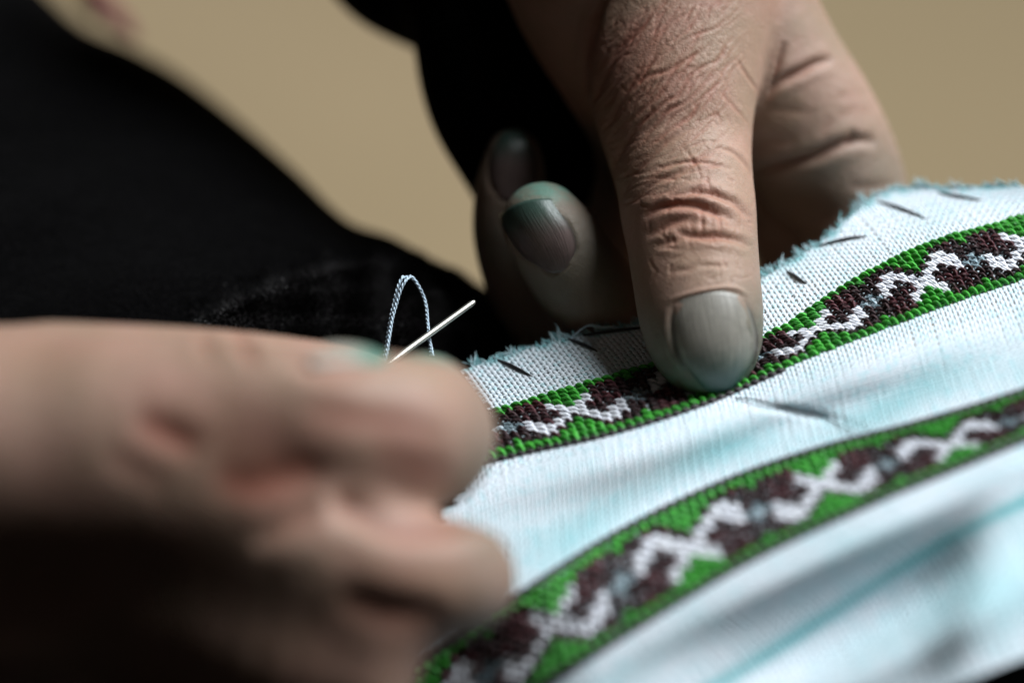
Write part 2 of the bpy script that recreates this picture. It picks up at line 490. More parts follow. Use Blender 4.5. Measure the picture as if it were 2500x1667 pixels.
# ------------------------------------------------------------------ embroidery
MOTIF = ["..............",
         "...##.....##..",
         "..####...####.",
         "..##.##.##.##.",
         "..#...###...#.",
         "......###.....",
         ".....##.##....",
         ".....#...#....",
         ".............."]
def cell_colour(u, row, shift):
    """row 0 and 10 are the green borders"""
    if row in (0, 10): return 'green'
    uu = u - shift
    per, c = divmod(uu, 14)
    r = row - 1
    rows = MOTIF if per % 2 == 1 else MOTIF[::-1]
    if (c == 0 and 3 <= r <= 5) or (c in (1, 13) and r == 4): return 'bluegrey'
    if rows[r][c] == '#': return 'white'
    d8 = min(c % 7, 7 - c % 7)
    top = min(r, 8 - r)
    big_ = 4 <= c <= 10
    if top == 0 and d8 <= (2 if big_ else 0): return 'green'
    if top == 1 and d8 <= (1 if big_ else -1): return 'green'
    if top == 2 and d8 == 0 and c == 7: return 'green'
    d16 = min(c, 14 - c)
    if 2 <= d16 <= 5 and top <= 3 and (u * 7 + r * 3) % 5 != 0: return 'maroon' if (r < 4) == (per % 2 == 0) or (u + r) % 3 == 0 else 'brown'
    return 'brown'
def stitch_shape(seed, fat):
    """one cross stitch over one cell, in cell units, the second strand on top"""
    rs = random.Random(seed)
    lines, rad = [], []
    for s, (a, b_) in enumerate((((-.44, -.44), (.44, .44)), ((-.46, .46), (.46, -.46)))):
        n = 7
        t = np.linspace(0, 1, n)
        j = rs.uniform(-.07, .07)
        x = a[0] + (b_[0] - a[0]) * t + j * np.sin(np.pi * t); y = a[1] + (b_[1] - a[1]) * t - j * np.sin(np.pi * t)
        z = -.08 + (.20 + .20 * s) * np.sin(np.pi * t)**.7
        lines.append(np.stack([x, y, z], -1))
        prof = np.array([.45, .8, .97, 1.0, .97, .8, .45]) * fat * (.19 + .035 * s) * rs.uniform(.92, 1.08)
        rad.append(prof)
    return tubes(lines, rad, 6, .85)
VAR = {}
for col, fat in (('green', 1.32), ('brown', 1.0), ('maroon', 1.08), ('white', 1.6), ('bluegrey', .85)):
    VAR[col] = []
    for i in range(5):
        V, F, A = stitch_shape(hash(col) % 1000 * 0 + i * 17 + len(col), fat)
        VAR[col].append((V, F, A))
VARMESH = {}
for col, lst in VAR.items():
    VARMESH[col] = []
    for V, F, A in lst:
        o = mesh_obj('stitch', V, F, M[col], None, {'fib': A}, raw=True)
        VARMESH[col].append(o.data)
        bpy.data.objects.remove(o)
cells = []
for u in range(-4, U1 - 1):
    for r in range(11): cells.append((u, r, 0.0, cell_colour(u, r, 0), 1))
for u in range(-16, U1 - 1):
    for r in range(11): cells.append((u, r, 28.0, cell_colour(u, r, 9 - 14), 2))
uc = np.array([c_[0] for c_ in cells]) + .5
vc = np.array([c_[1] * (1.0 if c_[4] == 1 else 1.0) + c_[2] for c_ in cells]) + .5
keep = umin(vc) <= uc - .5
P, du, dv, N = cloth_frame(uc, vc)
bulk = {}
cand = [i for i in range(len(cells)) if cells[i][4] == 1 and keep[i] and 33 <= cells[i][0] <= 60]
cand.sort(key=lambda i: abs(uc[i] - 46.5)); single = set(cand[:300])
for i, (u, r, off, col, band) in enumerate(cells):
    if not keep[i]: continue
    k = rng.integers(0, 5)
    lift = (.15 if col in ('white', 'bluegrey') else .14) * CELL
    loose_ = {'white': .08, 'green': .12}.get(col, .3)
    ang = rng.normal(0, loose_); ca, sa = math.cos(ang), math.sin(ang)
    s_ = rng.uniform(.94, 1.08)
    nx = du[i] * s_; ny = -dv[i] * s_; nz = N[i] * CELL * rng.uniform(.9, 1.15) * {'white': .38, 'bluegrey': .5, 'green': 1.1}.get(col, 1.25)
    o3 = P[i] + N[i] * lift + du[i] * rng.normal(0, .04) + dv[i] * rng.normal(0, .04)
    X = nx * ca + ny * sa; Y = -nx * sa + ny * ca
    if i in single:
        o = bpy.data.objects.new('stitch', VARMESH[col][k])
        C.objects.link(o)
        A3 = np.stack([X, Y, nz], 1)                     # columns
        W3 = (A3.T @ AX * CM).T
        loc = world(o3[None])[0]
        mw = Matrix(((*W3[0], loc[0]), (*W3[1], loc[1]), (*W3[2], loc[2]), (0, 0, 0, 1)))
        o.parent = cloth
        o.matrix_parent_inverse = parent_inverse(cloth)
        o.matrix_basis = mw
    else:
        V, F, A = VAR[col][k]
        q = o3 + V[:, :1] * X + V[:, 1:2] * Y + V[:, 2:3] * nz
        A = A.copy(); A[:, 2] = rng.random()
        bulk.setdefault(col, []).append((q, F, A))
def join(lst):
    V, F, A, b0 = [], [], [], 0
    for q, f, a in lst:
        V.append(q); F.append(f + b0); A.append(a); b0 += len(q)
    return np.concatenate(V), np.concatenate(F), np.concatenate(A)
for col, lst in bulk.items():
    V, F, A = join(lst)
    mesh_obj({'bluegrey': 'blue_grey_stitches'}.get(col, col + '_stitches'), V, F, M[col], cloth, {'fib': A}, kind='stuff')
# dark outline backstitches
OL, OR_ = [], []
for line_v, u0, u1 in ((11.38, -4, 31), (27.55, -16, U1), (39.5, -16, U1)):
    for u in range(u0, u1 - 1):
        t = np.linspace(0, 1, 5)
        uu = u + t * 1.05; vv = np.full(5, line_v) + .18 * (t - .5)
        Pq, a_, b_, Nq = cloth_frame(uu, vv)
        OR_.append(np.array([.05, .068, .074, .068, .05]) * (.62 if line_v < 12 else 1.0))
        OL.append(Pq + Nq * (CELL * (.12 + .22 * np.sin(np.pi * t)))[:, None])
V, F, A = tubes(OL, OR_, 6)
mesh_obj('outline_stitches', V, F, M['dark_outline'], cloth, {'fib': A}, kind='stuff')
# black basting stitches near the torn edge
def cloth_uv_at(px, py):
    gu, gv = np.meshgrid(np.linspace(0, 70, 321), np.linspace(-9.5, 30, 159), indexing='ij')
    lines = np.stack([hermite(UN, GP[k], gu.ravel()) for k in range(len(VN))])
    p = hermite(VN, lines, gv.ravel())
    k = np.argmin((p[:, 0] - px)**2 + (p[:, 1] - py)**2)
    return gu.ravel()[k], gv.ravel()[k]
for (a, b_) in (((1150, 828), (1216, 862)), ((1308, 780), (1366, 804)), ((1350, 760), (1478, 753)), ((1812, 628), (1848, 650)), ((1882, 556), (1980, 546)), ((2022, 466), (2116, 500)), ((2160, 446), (2246, 462))):
    ua, va = cloth_uv_at(a[0] * D, a[1] * D); ub, vb = cloth_uv_at(b_[0] * D, b_[1] * D)
    ua, ub = ua - .14 * (ub - ua), ub + .14 * (ub - ua); va, vb = max(va - .14 * (vb - va), -9.4), vb + .14 * (vb - va)
    t = np.linspace(0, 1, 14)
    Pq, a_, b2, Nq = cloth_frame(ua + (ub - ua) * t, va + (vb - va) * t)
    L = Pq + Nq * (CELL * (-.05 + .30 * np.sin(np.pi * t)**.5))[:, None]
    V, F, A = tubes([L], [.030 * np.sin(np.pi * np.clip(t, .1, .9))**.3], 7)
    mesh_obj('basting_stitch', V, F, M['black'], cloth, {'fib': A})
# a fine dark thread left loose on the cloth beside the thumb tip
for pl, rr in (([(1788, 972), (1850, 985), (1930, 996), (2010, 1022), (2080, 1058), (2130, 1080)], .011),):
    pc = curve(pl, 30)
    uv = np.array([cloth_uv_at(x, y) for x, y in pc])
    uv = np.stack([np.convolve(np.pad(uv[:, i], 3, 'edge'), np.ones(7) / 7, 'valid') for i in (0, 1)], -1)
    Pq, a_, b2, Nq = cloth_frame(uv[:, 0], uv[:, 1])
    V, F, A = tubes([Pq + Nq * (CELL * (.22 + .25 * np.sin(np.linspace(0, 9, 30))**2))[:, None]], [rr], 6)
    mesh_obj('loose_thread', V, F, M['black'], cloth, {'fib': A}, label='fine dark thread lying loose beside the thumb tip')
# a loose pale strand on the edge
t = np.linspace(0, 1, 20)
L = np.stack([1392 + 160 * t, 832 - 30 * np.sin(np.pi * t**.6) - 14 * t + 3 * np.sin(t * 17)], -1)
loose = q3(L[:, 0], L[:, 1], np.full(20, .75))
V, F, A = tubes([loose, loose + [0.03, .02, .01]], [.014, .012], 5)
mesh_obj('loose_strand', V, F, M['loop'], cloth, {'fib': A})

# ------------------------------------------------------------------ bodies: a distance field and its surface
def surface_nets(f, org, h):
    s = f < 0
    nx, ny, nz = f.shape
    cnt = np.zeros((nx - 1, ny - 1, nz - 1), np.int8)
    for dx in (0, 1):
        for dy in (0, 1):
            for dz in (0, 1):
                cnt += s[dx:nx - 1 + dx, dy:ny - 1 + dy, dz:nz - 1 + dz]
    act = (cnt > 0) & (cnt < 8)
    idx = np.full(act.shape, -1, np.int64); idx[act] = np.arange(act.sum())
    I = np.argwhere(act)
    acc = np.zeros((len(I), 3)); num = np.zeros(len(I))
    cor = [(0, 0, 0), (1, 0, 0), (0, 1, 0), (1, 1, 0), (0, 0, 1), (1, 0, 1), (0, 1, 1), (1, 1, 1)]
    val = [f[I[:, 0] + c_[0], I[:, 1] + c_[1], I[:, 2] + c_[2]] for c_ in cor]
    for a in range(8):
        for b_ in range(a + 1, 8):
            if sum(abs(np.array(cor[a]) - np.array(cor[b_]))) != 1: continue
            k = (val[a] < 0) != (val[b_] < 0)
            t = np.where(k, val[a] / (val[a] - val[b_] + 1e-12), 0)[:, None]
            p = np.array(cor[a]) + t * (np.array(cor[b_]) - np.array(cor[a]))
            acc += np.where(k[:, None], p, 0); num += k
    V = (I + acc / num[:, None]) * h + org
    F = []
    for ax in range(3):
        o1, o2 = [(1, 2), (2, 0), (0, 1)][ax]
        sl0 = [slice(None)] * 3; sl1 = [slice(None)] * 3
        sl0[ax] = slice(0, -1); sl1[ax] = slice(1, None)
        ch = s[tuple(sl0)] != s[tuple(sl1)]
        E = np.argwhere(ch)
        E = E[(E[:, o1] > 0) & (E[:, o2] > 0) & (E[:, o1] < f.shape[o1] - 1) & (E[:, o2] < f.shape[o2] - 1)]
        inside = s[E[:, 0], E[:, 1], E[:, 2]]
        quad = []
        for (a, b_) in ((-1, -1), (0, -1), (0, 0), (-1, 0)):
            J = E.copy(); J[:, o1] += a; J[:, o2] += b_
            quad.append(idx[J[:, 0], J[:, 1], J[:, 2]])
        quad = np.stack(quad, -1)
        quad[~inside] = quad[~inside][:, ::-1]
        F.append(quad)
    F = np.concatenate(F)
    return V, F[(F >= 0).all(1)]
class Field:
    def __init__(self, lo, hi, h):
        self.h = h; self.lo = np.array(lo, float)
        self.n = np.ceil((np.array(hi) - self.lo) / h).astype(int) + 1
        self.f = np.full(self.n, 5.0, np.float32)
        self.ax = [self.lo[i] + h * np.arange(self.n[i]) for i in range(3)]
    def chain(self, pts, k=.3, sub=5, flat=1.0):
        """pts: (px, py, depth, radius px); a tapered, rounded limb"""
        P = np.array(pts, float)
        n = (len(P) - 1) * sub + 1
        Cq = curve(np.column_stack([q3(P[:, 0], P[:, 1], P[:, 2]), P[:, 3] * UNIT * (FOCUS + P[:, 2])]), n)
        m_ = Cq[:, 3].max() + 1.0
        a = np.maximum(((Cq[:, :3].min(0) - m_ - self.lo) / self.h).astype(int), 0)
        b_ = np.minimum(((Cq[:, :3].max(0) + m_ - self.lo) / self.h).astype(int) + 1, self.n)
        if (b_ <= a).any(): return
        X, Y, Z = np.meshgrid(*[self.ax[i][a[i]:b_[i]].astype(np.float32) for i in range(3)], indexing='ij', sparse=True)
        d = np.full(tuple(b_ - a), 9.0, np.float32)
        for i in range(n - 1):
            p0, p1 = Cq[i], Cq[i + 1]; e = p1[:3] - p0[:3]; L2 = float(e @ e) + 1e-9
            zx = flat
            t = ((X - p0[0]) * e[0] + (Y - p0[1]) * e[1] + (Z - p0[2]) * e[2]) / L2
            t = np.clip(t, 0, 1)
            dd = np.sqrt((X - p0[0] - t * e[0])**2 + (Y - p0[1] - t * e[1])**2 + ((Z - p0[2] - t * e[2]) / zx)**2) - (p0[3] + t * (p1[3] - p0[3]))
            d = np.minimum(d, dd)
        sl = tuple(slice(a[i], b_[i]) for i in range(3))
        g_ = self.f[sl]
        hh = np.maximum(k - np.abs(g_ - d), 0) / k
        self.f[sl] = np.minimum(g_, d) - hh * hh * k * .25
    def mesh(self):
        self.f[0] = self.f[-1] = 1; self.f[:, 0] = self.f[:, -1] = 1; self.f[:, :, 0] = self.f[:, :, -1] = 1
        return surface_nets(self.f, self.lo, self.h)
def refine(V, F, smooth_it, levels):
    me = bpy.data.meshes.new('tmp'); me.from_pydata(V.tolist(), [], F.tolist()); me.update()
    o = bpy.data.objects.new('tmp', me); C.objects.link(o)
    if smooth_it:
        s = o.modifiers.new('s', 'SMOOTH'); s.iterations = smooth_it; s.factor = .5
    if levels:
        s = o.modifiers.new('d', 'SUBSURF'); s.levels = levels; s.render_levels = levels
    dg = bpy.context.evaluated_depsgraph_get(); dg.update()
    me2 = bpy.data.meshes.new_from_object(o.evaluated_get(dg))
    n = len(me2.vertices)
    v = np.empty(n * 3, np.float32); me2.vertices.foreach_get('co', v)
    nn = np.empty(n * 3, np.float32); me2.vertices.foreach_get('normal', nn)
    fl = np.empty(len(me2.loops), np.int32); me2.loops.foreach_get('vertex_index', fl)
    bpy.data.objects.remove(o); bpy.data.meshes.remove(me); bpy.data.meshes.remove(me2)
    return v.reshape(-1, 3).astype(float), nn.reshape(-1, 3).astype(float), fl.reshape(-1, 4)
def crease(V, N, px, py, face, disp, red, dirt, line, depth, width, lip=.45, r=.5, dt=.0, ends=True, sub=6):
    L = np.asarray(line, float)
    if len(L) > 2: L = curve(L, (len(L) - 1) * sub + 1)
    m_ = width * 6
    k = (px > L[:, 0].min() - m_) & (px < L[:, 0].max() + m_) & (py > L[:, 1].min() - m_) & (py < L[:, 1].max() + m_) & (face > .02)
    k = np.nonzero(k)[0]
    if len(k) == 0: return
    d, run = polydist(px[k], py[k], L)
    tp = np.sin(np.pi * np.clip(run, .0, 1.0))**.6 if ends else np.ones(len(k))
    f = sstep(.02, .25, face[k])
    val = np.exp(-(d / width)**2)
    disp[k] += tp * f * .68 * depth * (-val + lip * np.exp(-((d - 2.3 * width) / (1.4 * width))**2))
    red[k] += tp * f * r * np.exp(-(d / (1.25 * width))**2)
    dirt[k] += tp * f * dt * np.exp(-(d / (.8 * width))**2)
def tr(pts, sx, ox, oy):
    return [(x / sx + ox, y / sx + oy) for x, y in pts]
def nail_mesh(bvh, left, right, n=22, m_=26, proud=.03, thick=.05):
    """a nail plate following the finger: left and right borders run from cuticle to free edge"""
    Lc = curve(left, m_); Rc = curve(right, m_)
    mid_ = (Lc + Rc) / 2; Lc = mid_ + (Lc - mid_) * 1.06; Rc = mid_ + (Rc - mid_) * 1.06
    s = np.linspace(-1, 1, n)
    S, T = np.meshgrid(s, np.linspace(0, 1, m_))
    wgt = (S + 1) / 2
    PX = Lc[:, None, 0] * (1 - wgt) + Rc[:, None, 0] * wgt
    PY = Lc[:, None, 1] * (1 - wgt) + Rc[:, None, 1] * wgt
    axis = ((Lc + Rc) / 2)[-1] - ((Lc + Rc) / 2)[0]; ln = np.linalg.norm(axis); ax_ = axis / ln
    bow = (1 - S**2)                                    # rounded cuticle and free edge
    sh = -.13 * ln * bow * (1 - T)**3 + .10 * ln * bow * T**3
    PX = PX + sh * ax_[0]; PY = PY + sh * ax_[1]
    dep = np.full(PX.shape, np.nan)
    eye = Vector((0, 0, FOCUS))
    for i in range(m_):
        for j in range(n):
            p = Vector(q3(PX[i, j], PY[i, j], 0.0)) - eye
            hit = bvh.ray_cast(eye, p.normalized())
            if hit[0] is not None: dep[i, j] = -hit[0].z
    ok = ~np.isnan(dep)
    B = np.stack([S**a * T**c_ for a in range(5) for c_ in range(4 if a < 3 else 1)], -1)
    med = np.median(dep[ok]); ok &= np.abs(dep - med) < 1.2
    co_, *_ = np.linalg.lstsq(B[ok], dep[ok], rcond=None)
    fit = B @ co_
    fit = fit - proud * (1 - S**6) + .03 * S**6 - .02 * T * (1 - S**4) + .035 * (1 - T)**6
    q = q3(PX, PY, fit).reshape(-1, 3)
    q2 = q3(PX, PY, fit + thick).reshape(-1, 3)
    i = np.arange(m_ - 1)[:, None] * n + np.arange(n - 1)[None]
    top = np.stack([i, i + n, i + n + 1, i + 1], -1).reshape(-1, 4)
    nv = n * m_
    bot = top[:, ::-1] + nv
    ring = np.concatenate([np.arange(n), np.arange(1, m_) * n + n - 1, (m_ - 1) * n + np.arange(n - 2, -1, -1), np.arange(m_ - 2, 0, -1) * n])
    r2 = np.roll(ring, -1)
    side = np.stack([ring, r2, r2 + nv, ring + nv], -1)
    A = np.stack([S, T, 0 * S], -1).reshape(-1, 3)
    # facing: towards the camera
    a, b_, c_ = q[top[0, 0]], q[top[0, 1]], q[top[0, 2]]
    F = np.concatenate([top, bot, side])
    if np.cross(b_ - a, c_ - a)[2] < 0: F = F[:, ::-1]
    return np.concatenate([q, q2]), F, np.concatenate([A, A])
def bvh_of(V, F):
    return BVHTree.FromPolygons([tuple(v) for v in V.tolist()], F.tolist())

person = thing('person', 'person in black velvet sewing, stained hands holding a needle and the cloth', 'person', q3(1000, 500, 8.0))

# ------------------------------------------------------------------ the far hand, its thumb pressing the cloth
fd = Field((-3.2, -3.6, -7.6), (8.2, 7.6, 2.4), .055)
thumb = [(1690, -330, 2.6, 280), (1672, -120, 2.3, 245), (1662, 30, 2.0, 224), (1646, 160, 1.7, 214), (1646, 260, 1.42, 196), (1658, 360, 1.18, 177), (1672, 450, .82, 167), (1680, 515, .57, 166), (1690, 590, .28, 160), (1700, 680, -.05, 156), (1712, 770, -.32, 152), (1722, 830, -.50, 137), (1732, 878, -.66, 96)]
fd.chain([(1250, -420, 5.4, 340), (1240, -120, 5.3, 305), (1340, 60, 5.3, 232), (1400, 230, 5.3, 200), (1440, 400, 5.2, 190), (1480, 560, 5.0, 180), (1580, 660, 4.8, 150)], .4)
fd.chain([(1500, -420, 3.9, 360), (1520, -100, 3.5, 320), (1560, 100, 3.3, 240), (1620, 300, 3.6, 180), (1660, 480, 4.0, 160)], .5)
fd.chain([(1760, -420, 3.6, 300), (1735, -100, 3.2, 230), (1790, 60, 3.1, 215), (1860, 180, 3.2, 205), (1945, 300, 3.35, 196), (2020, 410, 3.5, 176), (2080, 520, 3.4, 142), (2080, 660, 3.1, 124), (1980, 830, 2.6, 116), (1830, 900, 2.2, 114), (1680, 900, 1.9, 112), (1560, 835, 1.9, 116)], .35)
fd.chain([(1560, 835, 1.9, 116), (1480, 760, 1.75, 118), (1408, 668, 1.50, 118), (1356, 590, 1.30, 112), (1325, 545, 1.22, 101)], .12)
fd.chain([(1850, 420, 4.6, 120), (1960, 620, 4.4, 116), (1900, 900, 4.2, 110), (1640, 980, 4.0, 106), (1400, 860, 3.6, 102)], .2)
fd.chain([(1400, 860, 3.6, 102), (1290, 700, 3.2, 98), (1248, 580, 3.05, 92), (1246, 480, 3.0, 88), (1252, 410, 2.98, 76), (1255, 378, 2.98, 66)], .12)
fd.chain(thumb, .16, sub=4, flat=.92)
V0_, F0_ = fd.mesh()
Vc, Nc, Fc = refine(V0_, F0_, 4, 0)
bvh_far = bvh_of(Vc, Fc)
Vh, Nh, Fh = refine(V0_, F0_, 4, 1)
px, py = unproj(Vh)
view = np.array([0, 0, FOCUS]) - Vh; view /= np.linalg.norm(view, axis=1)[:, None]
face = (Nh * view).sum(1)
nV = len(Vh)
disp = np.zeros(nV); red = np.zeros(nV); dirt = np.zeros(nV)
# which limb is it: things on the thumb must not crease the fingers behind
a_thumb = np.zeros(nV, bool)
Tq = curve(np.column_stack([q3(*np.array(thumb)[:, :3].T), np.array(thumb)[:, 3] * UNIT * (FOCUS + np.array(thumb)[:, 2])]), 60)
dth = np.min(np.linalg.norm(Vh[:, None, :] - Tq[None, :, :3], axis=2) - Tq[None, :, 3], axis=1) if nV * 60 < 6e7 else None
if dth is None:
    dth = np.full(nV, 9.0)
    for p in Tq: dth = np.minimum(dth, np.linalg.norm(Vh - p[:3], axis=1) - p[3])
on_thumb = sstep(.28, .10, dth)
K = lambda pts: tr(pts, 3.92, 1450, 300)
W_ = lambda pts: tr(pts, 3.92, 1400, 0)
E_ = lambda pts: tr(pts, 2.94, 1700, 0)
cr = lambda line, depth, width, **kw: crease(Vh, Nh, px, py, ft, disp, red, dirt, line, depth, width, **kw)
ft = np.where(on_thumb > .5, face, -1)
cr(K([(700, 705), (850, 690), (960, 675), (1060, 680), (1150, 690), (1250, 730), (1330, 760), (1400, 830), (1480, 920)]), .075, 8, lip=.6, r=.6)
cr(K([(480, 910), (560, 850), (640, 810), (750, 790), (880, 785), (1000, 800), (1100, 845), (1200, 880), (1260, 900), (1320, 950)]), .095, 9, lip=.7, r=.65)
cr(K([(500, 1090), (600, 1040), (700, 980), (800, 940), (900, 920)]), .05, 9, lip=.4, r=.45)
cr(K([(780, 1040), (900, 1080), (1000, 1090), (1100, 1095), (1220, 1095), (1350, 1120), (1430, 1150), (1500, 1200)]), .075, 8, lip=.6, r=.65)
cr(K([(580, 1190), (720, 1140), (850, 1110)]), .045, 8, r=.4)
cr(K([(560, 460), (700, 410), (830, 385), (950, 378), (1100, 390), (1250, 425), (1330, 440)]), .03, 4.5, r=.5)
cr(K([(380, 760), (480, 660), (560, 590), (680, 530), (830, 480), (960, 390), (1050, 320), (1150, 230)]), .04, 6, r=.45)
cr(K([(250, 800), (300, 650), (400, 480), (520, 340), (640, 220), (800, 120), (950, 30)]), .05, 9, r=.35)
cr(K([(160, 500), (220, 350), (330, 180), (430, 50)]), .045, 9, r=.3)
cr(K([(850, 230), (960, 380), (1040, 560)]), .016, 3.5, r=.35)
cr(K([(1150, 240), (1300, 270), (1400, 350), (1480, 450), (1520, 560)]), .03, 5, r=.3)
cr(K([(1020, 830), (1032, 950), (1028, 1070)]), .03, 4.5, r=.4)
cr(K([(1190, 880), (1200, 960), (1195, 1060)]), .03, 4.5, r=.4)
cr(K([(1000, 1370), (1150, 1366), (1290, 1370)]), .025, 5, r=.2)
cr(K([(1090, 480), (1080, 560), (1120, 650)]), .02, 4, r=.35)
cr(K([(700, 1420), (900, 1400), (1000, 1330)]), .02, 6, r=.2, dt=.2)
for ln_, dp, wd in (
    ([(310, 0), (240, 150), (190, 330), (140, 520), (110, 700), (110, 900)], .11, 12),
    ([(720, 150), (600, 300), (450, 480), (330, 680), (230, 900), (190, 1000)], .07, 9),
    ([(830, 30), (760, 120), (640, 300), (500, 420)], .03, 5),
    ([(900, 380), (790, 520), (700, 660), (560, 810), (480, 940), (380, 1120), (260, 1300)], .06, 7),
    ([(1180, 490), (1050, 580), (900, 680), (740, 720), (640, 780), (520, 880)], .045, 6),
    ([(1400, 320), (1250, 480), (1000, 640), (850, 860), (700, 1010), (560, 1140), (440, 1350)], .04, 5),
    ([(1500, 350), (1400, 560), (1250, 640), (1130, 720), (1000, 900), (880, 980), (740, 1110), (600, 1240), (480, 1400)], .045, 5),
    ([(1350, 660), (1200, 860), (1040, 1000), (900, 1060), (740, 1250), (620, 1400)], .04, 5),
    ([(1420, 780), (1250, 920), (1130, 1100), (950, 1230), (800, 1340), (640, 1490)], .035, 5),
    ([(1480, 990), (1330, 1160), (1130, 1340), (1000, 1430)], .03, 4.5),
    ([(1560, 560), (1640, 700), (1780, 900)], .03, 4.5),
    ([(1400, 880), (1560, 1050), (1680, 1200)], .02, 4),
    ([(1050, 0), (880, 260), (760, 520)], .03, 4.5),
    ([(1240, 0), (1180, 160), (1080, 300), (900, 420)], .03, 4.5),
    ([(1500, 160), (1350, 280), (1180, 330), (1000, 420)], .03, 4.5)):
    cr(W_(ln_), dp * (.62 if wd < 8 else .8), wd * .85, r=.5 if wd < 8 else .35)
# the small criss-cross of the worn skin
for n_ in range(470):
    cx, cy = random.uniform(1440, 1800), random.uniform(-20, 520)
    if cx > 1760 and cy > 300: continue
    flat_ = np.clip((cy - 240) / 260, 0, 1)
    fam = random.random()
    ang = (-52 + 34 * flat_ if fam < .74 else 58 - 20 * flat_) + random.gauss(0, 9)
    L = random.uniform(30, 110) * (1.0 if fam < .74 else .5)
    dx, dy = math.cos(R(ang)) * L / 2, math.sin(R(ang)) * L / 2
    bx, by = random.gauss(0, 5), random.gauss(0, 5)
    cr([(cx - dx, cy - dy), (cx - dx * .3 + bx, cy - dy * .3 + by), (cx + dx * .4 + bx * .5, cy + dy * .4 - by * .5), (cx + dx, cy + dy)], random.uniform(.005, .012) * (1 if fam < .74 else .7), random.uniform(2.6, 3.8), lip=.3, r=.22, sub=3)
for n_ in range(60):
    cx, cy = random.uniform(1540, 1840), random.uniform(440, 700)
    ang = random.choice((80, 100, 10, -5)) + random.gauss(0, 14); L = random.uniform(20, 50)
    dx, dy = math.cos(R(ang)) * L / 2, math.sin(R(ang)) * L / 2
    cr([(cx - dx, cy - dy), (cx + random.gauss(0, 3), cy + random.gauss(0, 3)), (cx + dx, cy + dy)], random.uniform(.008, .016), random.uniform(3, 4), lip=.3, r=.15, sub=3)
# web and forefinger
ft = np.where(on_thumb < .5, face, -1)
ft = np.where(px > 1650, ft, -1)
for ln_, dp, wd, rr in (
    ([(480, 700), (600, 590), (750, 515), (870, 455), (980, 430)], .27, 10, .6),
    ([(640, 300), (590, 420), (530, 560), (460, 720)], .16, 9, .5),
    ([(390, 1245), (600, 1185), (850, 1120), (1000, 1050), (1150, 1010), (1300, 1020)], .34, 12, .9),
    ([(1110, 930), (1120, 990), (1080, 1040)], .09, 9, .7),
    ([(1080, 1335), (1250, 1345), (1420, 1320)], .05, 12, .4),
    ([(460, 790), (650, 795), (820, 815), (870, 840)], .04, 13, .3),
    ([(410, 1015), (560, 1010), (740, 1035)], .05, 13, .2),
    ([(950, 830), (930, 930), (910, 1020)], .025, 12, .3),
    ([(980, 730), (1100, 690), (1230, 650)], .025, 13, .3),
    ([(1000, 830), (1150, 800), (1290, 800)], .025, 12, .3)):
    cr(E_(ln_), dp * .6, wd * 1.1, r=rr, lip=.22)
ft = face
# nail borders
TL = [(1645, 742), (1641, 790), (1652, 850), (1680, 905), (1715, 944)]
TR = [(1818, 728), (1836, 770), (1846, 830), (1836, 890), (1800, 940)]
ft = np.where(on_thumb > .5, face, -1)
cr(TL[:4], .05, 6, lip=.12, r=.0, dt=.5)
cr(TR[:4], .045, 6, lip=.12, r=.1, dt=.6)
cr([(1640, 742), (1680, 729), (1740, 716), (1790, 714), (1820, 728)], .035, 5, lip=.1, r=.2, dt=.4)
cr([(1632, 734), (1676, 719), (1738, 706), (1794, 703), (1830, 722)], -.05, 5.5, lip=.0, r=.0)
cr([(1628, 750), (1625, 800), (1638, 860), (1668, 915)], -.05, 8, lip=.0, r=.0)
ft = np.where((on_thumb < .4) & (px < 1540), face, -1)
c3 = lambda pts: tr(pts, 3.92, 1100, 250)
N2L = c3([(870, 1590), (720, 1490), (600, 1330), (510, 1180), (478, 1075)])
N2R = c3([(1140, 1530), (1195, 1400), (1160, 1230), (1070, 1070), (975, 930)])
N1L = c3([(420, 880), (385, 760), (375, 620), (400, 460), (470, 330)])
N1R = c3([(800, 870), (815, 740), (815, 600), (790, 450), (720, 320)])
cr(N2L[:4], .045, 6, lip=.12, dt=.5); cr(N2R[:4], .045, 6, lip=.12, r=.2, dt=.7)
cr(c3([(860, 1590), (1000, 1620), (1140, 1540)]), .04, 6, lip=.2, dt=.3)
ft = np.where((Vh[:, 2] < -1.9) & (px < 1540), face, -1)
cr(N1L[:4], .045, 8, lip=.15); cr(N1R[:4], .045, 8, lip=.15)
cr(c3([(420, 890), (600, 935), (800, 880)]), .04, 8, lip=.3)
Vd = Vh + Nh * disp[:, None]
# pigments: redness of knuckles, dye, grime towards the tips, painted shade on the fingers
nz3 = lambda f, s: np.sin(Vh[:, 0] * f + s) * np.sin(Vh[:, 1] * f * 1.2 + 2 * s) * np.sin(Vh[:, 2] * f * .9 + 3 * s)
red = np.clip(red * .62, 0, .9) + .34 * np.exp(-(((px - 1690) / 120)**2 + ((py - 540) / 70)**2)) * on_thumb + .32 * np.exp(-(((px - 1560) / 130)**2 + ((py - 190) / 150)**2)) + .1 * nz3(3.1, 1)
grime_shade = on_thumb * (.92 * sstep(640, 880, py) + .35 * sstep(1760, 1860, px) * sstep(420, 640, py) + .22 * sstep(1560, 1470, px) * sstep(350, 600, py))
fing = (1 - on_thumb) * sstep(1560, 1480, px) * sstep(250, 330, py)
grime_shade = grime_shade + fing * (.72 + .15 * nz3(2.0, 2)) + (1 - on_thumb) * sstep(1680, 1800, px) * (.18 + .35 * sstep(260, 420, py))  # finger grime deepened to paint in its shade; web darker downwards
dye = fing * .95 * sstep(520, 462, py + .18 * np.abs(px - 1330) + 8 * nz3(9.0, 1.0) + 5 * nz3(23.0, 2.0)) * (px > 1190) * sstep(2.0, 1.2, -Vh[:, 2])
dye = dye + .6 * on_thumb * sstep(850, 940, py)
